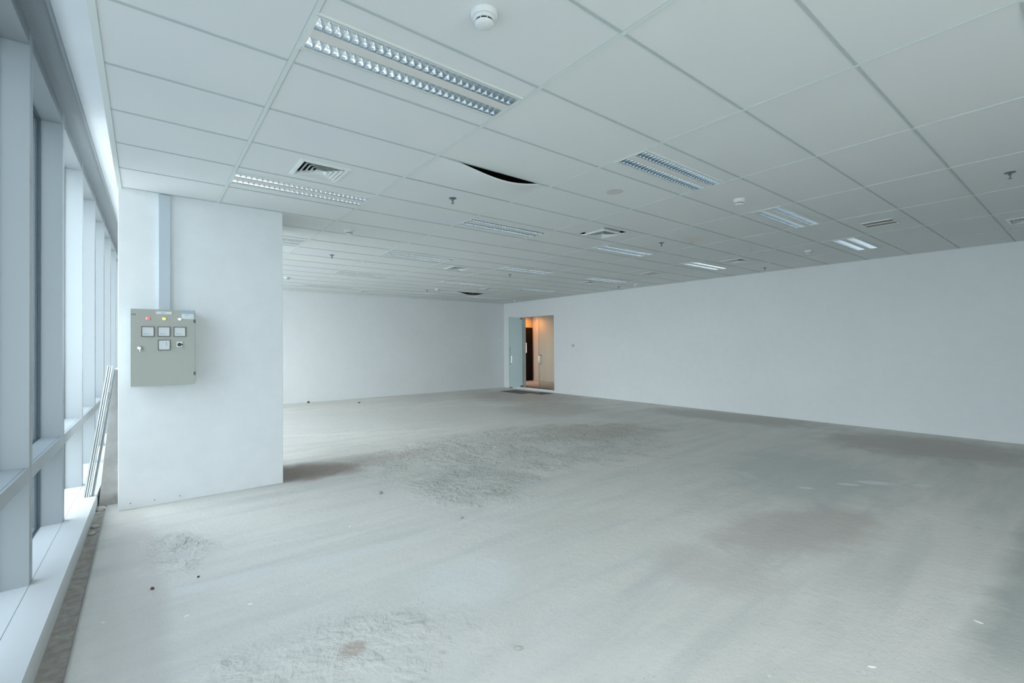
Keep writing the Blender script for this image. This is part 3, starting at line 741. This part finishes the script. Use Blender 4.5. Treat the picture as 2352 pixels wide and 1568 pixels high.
def rock(name, loc, s, m_, label, cat, group=None, seed=0):
    import bmesh
    rnd = random.Random(seed); bm = bmesh.new(); bmesh.ops.create_icosphere(bm, subdivisions=2, radius=1)
    for v in bm.verts: v.co *= 1+rnd.uniform(-0.16, 0.16)
    for v in bm.verts: v.co = Vector((v.co.x*s[0], v.co.y*s[1], max(v.co.z, -0.6)*s[2]))
    zmin = min(v.co.z for v in bm.verts)
    for v in bm.verts: v.co.z -= zmin
    me = bpy.data.meshes.new(name); bm.to_mesh(me); bm.free(); me.materials.append(M[m_])
    o = bpy.data.objects.new(name, me); COL.objects.link(o); o.location = loc; o.rotation_euler = (0, 0, rnd.uniform(0, 3))
    return tag(o, label, cat, group)
g = 'rubble along the foot of the sill'
rock('rubble_stone', (-0.915, 3.80, -0.006), (0.036, 0.036, 0.026), 'stone', 'pale rounded lump of rubble where the sill meets the grey slab', 'stone', g, 1)
rock('rubble_stone', (-0.925, 3.28, -0.006), (0.024, 0.030, 0.018), 'stone', 'small grey lump of rubble against the sill, further of two', 'stone', g, 2)
rock('rubble_stone', (-0.930, 3.10, -0.006), (0.026, 0.024, 0.017), 'stone', 'small grey lump of rubble against the sill, nearer of two', 'stone', g, 3)
rock('dirt_clod', (-0.56, 1.69, 0), (0.013, 0.010, 0.008), 'brown', 'reddish brown clod lying alone on the floor before the pillar', 'clod', None, 4)
rock('dirt_clod', (-0.32, 1.69, 0), (0.010, 0.007, 0.006), 'brown', 'small dark clod beside the reddish brown one', 'clod', None, 5)
chips = [((0.76, 1.92), 0.020, 'white paint chip on the open floor straight out from the pillar corner'),
 ((-0.11, 1.11), 0.016, 'long white paint chip on the floor, middle one of the three nearest the sill side'),
 ((-0.41, 1.20), 0.014, 'white paint chip on the floor nearest the reddish brown clod'),
 ((0.07, 1.72), 0.011, 'small white paint chip on the floor in front of the pillar'),
 ((2.06, -1.32), 0.020, 'white plaster crumb at the very bottom of the picture by the darker floor'),
 ((2.93, -1.57), 0.020, 'white plaster crumb on the edge of the darker floor')]
for n_, (p_, s, lb) in enumerate(chips):
    rock('paint_chip', (p_[0], p_[1], 0), (s, s*0.45, 0.003), 'chip', lb, 'paint chip', 'white chips scattered on the floor', 20+n_)
lumps = [((1.85, 1.66), 0.030, 'broken screed lump at the tip of the gouged floor area'), ((1.58, 1.49), 0.018, 'small screed lump with a pale face near the gouged area tip'),
 ((2.22, 1.92), 0.024, 'upright screed fragment at the rim of the gouged floor'), ((0.86, -0.19), 0.018, 'grey screed crumb on the smooth floor at the bottom centre'),
 ((0.55, 0.02), 0.012, 'tiny dark screed crumb at the bottom centre'), ((1.30, 2.60), 0.030, 'screed lump beside the gouged floor near the pillar')]
for n_, (p_, s, lb) in enumerate(lumps):
    rock('screed_lump', (p_[0], p_[1], 0), (s*1.3, s*0.6, s*0.5), 'stone', lb, 'screed lump', 'broken screed lumps', 40+n_)
rock('dark_scrap', (3.90, 10.30, 0), (0.07, 0.035, 0.015), 'bezel', 'dark scrap lying before the far wall', 'scrap', None, 60)
rock('dark_scrap', (2.86, 11.22, 0), (0.04, 0.03, 0.03), 'bezel', 'small dark scrap touching the far wall near the pillar', 'scrap', None, 61)

# ------------------------------------------------------------------ doorway
GT = 0.012
def handle(b, T):
    pts = [(0, 0, 0.0), (0, 0.045, 0.0)]
    z0, z1 = 0.0, 0.29
    P = [(0, 0.006, z0)] + [(0, 0.05-0.03*math.cos(a)*0 + 0.0, 0) for a in []]
    arc = [(0, 0.022+0.030*math.sin(t_), z0+0.030-0.030*math.cos(t_)) for t_ in [R(q) for q in range(0, 91, 15)]]
    arc2 = [(0, y, z1-z) for (_, y, z) in reversed(arc)]
    for s in (-1, 1):
        b.tube([T(0, s*q[1], q[2]) for q in [(0, 0.0, z0)] + arc + arc2 + [(0, 0.0, z1)]], 0.010, 10)
def leaf(hinge, ang, L_, hinge_far, label, lock):
    """glass leaf; local +x runs from hinge to free edge"""
    t = empty('glass_door', (hinge[0], hinge[1], DZ0+0.008), label, 'glass door', 'leaves of the glass double door', rz=ang)
    H = DZ1-DZ0-0.02
    b = MB(); b.box(0.0, L_, -GT/2, GT/2, 0, H); b.mi = [1, 1, 0, 1, 0, 1]
    b.build('door_pane', ['doorglass', 'glassedge'], t)
    for z0, z1 in ((0.0, 0.055), (H-0.055, H)):
        b = MB(); b.box(0.0, 0.16, -0.014, 0.014, z0-0.004, z1); b.build('patch_fitting', 'steel', t, bevel=0.002)
    b = MB(); T = lambda x, y, z: (L_-0.07, y, 0.80+z); handle(b, T); b.build('door_handle', 'chrome', t, smooth=True)
    if lock:
        b = MB(); b.box(L_-0.055, L_-0.030, -0.011, 0.011, 1.16, 1.35); b.build('door_lock', 'steel', t, bevel=0.002)
        b = MB(); b.box(L_-0.16, L_, -0.014, 0.014, -0.004, 0.05); b.build('lock_fitting', 'steel', t, bevel=0.002)
    return t
leaf((XR-0.012, DY1-0.02), math.atan2(10.085-10.30, 8.762-9.55), 0.77, True, 'clear glass door leaf standing open into the room beside the far corner', True)
leaf((XR+0.05, DY0+0.012), R(90), 0.765, False, 'closed clear glass door leaf with the corridor showing through it', False)
b = MB(); b.box(XR-0.004, XR+WT, DY0-0.01, DY1+0.01, DZ0-0.01, DZ0)
tag(b.build('trim_5', 'wall'), 'pale raised threshold under the glass doors', 'threshold', kind='structure')

# corridor beyond
XC, YE, ZC = 11.83, 12.4, 2.75
b = MB(); b.box(XR+WT, XC+0.1, 6.5, YE+0.1, -0.05, DZ0); tag(b.build('floor_corridor', 'corrfloor'), 'brown corridor floor beyond the glass doorway', 'floor', kind='structure')
b = MB(); b.box(XC, XC+0.1, 6.5, YE+0.1, DZ0, ZC); tag(b.build('wall_corridor', 'corr'), 'beige corridor wall seen through the glass doorway', 'wall', kind='structure')
b = MB(); b.box(XR+WT, XC, YE, YE+0.1, DZ0, ZC); b.box(XR+WT, XC, 6.4, 6.5, DZ0, ZC); tag(b.build('wall_corridor_end', 'corr'), 'warmly lit end wall of the corridor above the black door', 'wall', kind='structure')
b = MB(); b.box(XR+WT, XC+0.1, 6.4, YE+0.1, ZC, ZC+0.05); tag(b.build('ceiling_corridor', 'corr'), 'corridor ceiling', 'ceiling', kind='structure')
b = MB(); b.box(XC-0.003-0.012, XC-0.001, 6.5, YE, DZ0, DZ0+0.07); tag(b.build('baseboard_corridor', 'corr'), 'low beige skirting of the corridor wall', 'baseboard', kind='structure')
d3 = empty('door_1', (XC-0.31, YE-0.002, DZ0), 'tall black corridor door with a long pull handle', 'door', kind='structure')
b = MB(); b.box(-0.62, 0.25, -0.045, 0.0, 0.0, 2.13); b.build('door_leaf', 'blackdoor', d3)
b = MB(); b.tube([(-0.10, -0.075, 1.12), (-0.10, -0.075, 1.52)], 0.012, 10); b.box(-0.105, -0.095, -0.075, -0.044, 1.17, 1.19); b.box(-0.105, -0.095, -0.075, -0.044, 1.45, 1.47)
b.build('door_handle', 'chrome', d3)
# warm downlight at the black door, dim neutral fill added further down the corridor
l = bpy.data.lights.new('corridor_downlight', 'SPOT'); l.energy = 42; l.color = (1.0, 0.36, 0.05); l.spot_size = R(165); l.spot_blend = 0.9; l.shadow_soft_size = 0.05
o = bpy.data.objects.new('corridor_downlight', l); COL.objects.link(o); o.location = (XC-0.42, YE-0.40, ZC-0.03)
area('corridor_ceiling_lamp', (10.9, 9.2, ZC-0.02), (0, 0, 0), 0.5, 1.2, 1.6, (1.0, 0.86, 0.74))

# thin dark grey sheets on the floor at the doorway
b = MB(); b.box(8.55, 9.20, 9.15, 10.27, 0.001, 0.009); tag(b.build('doormat', 'mat', bevel=0.003), 'dark grey doormat lying under the open glass leaf', 'doormat', 'doormats at the doorway')
b = MB(); b.box(8.88, 9.36, 8.60, 9.14, 0.001, 0.009); tag(b.build('doormat', 'mat', bevel=0.003), 'smaller dark grey doormat in front of the closed glass leaf', 'doormat', 'doormats at the doorway')

# light switch on the long wall
t = empty('light_switch', (XR-0.001, 7.93, 1.485), 'small white light switch plate with a dark rocker beside the doorway', 'light switch')
b = MB(); b.box(-0.010, 0.0, -0.075, 0.075, -0.045, 0.045); b.build('switch_plate', 'white', t, bevel=0.002)
b = MB(); b.box(-0.014, -0.0095, -0.040, -0.010, -0.034, 0.034); b.build('rocker', 'joint', t, bevel=0.001)
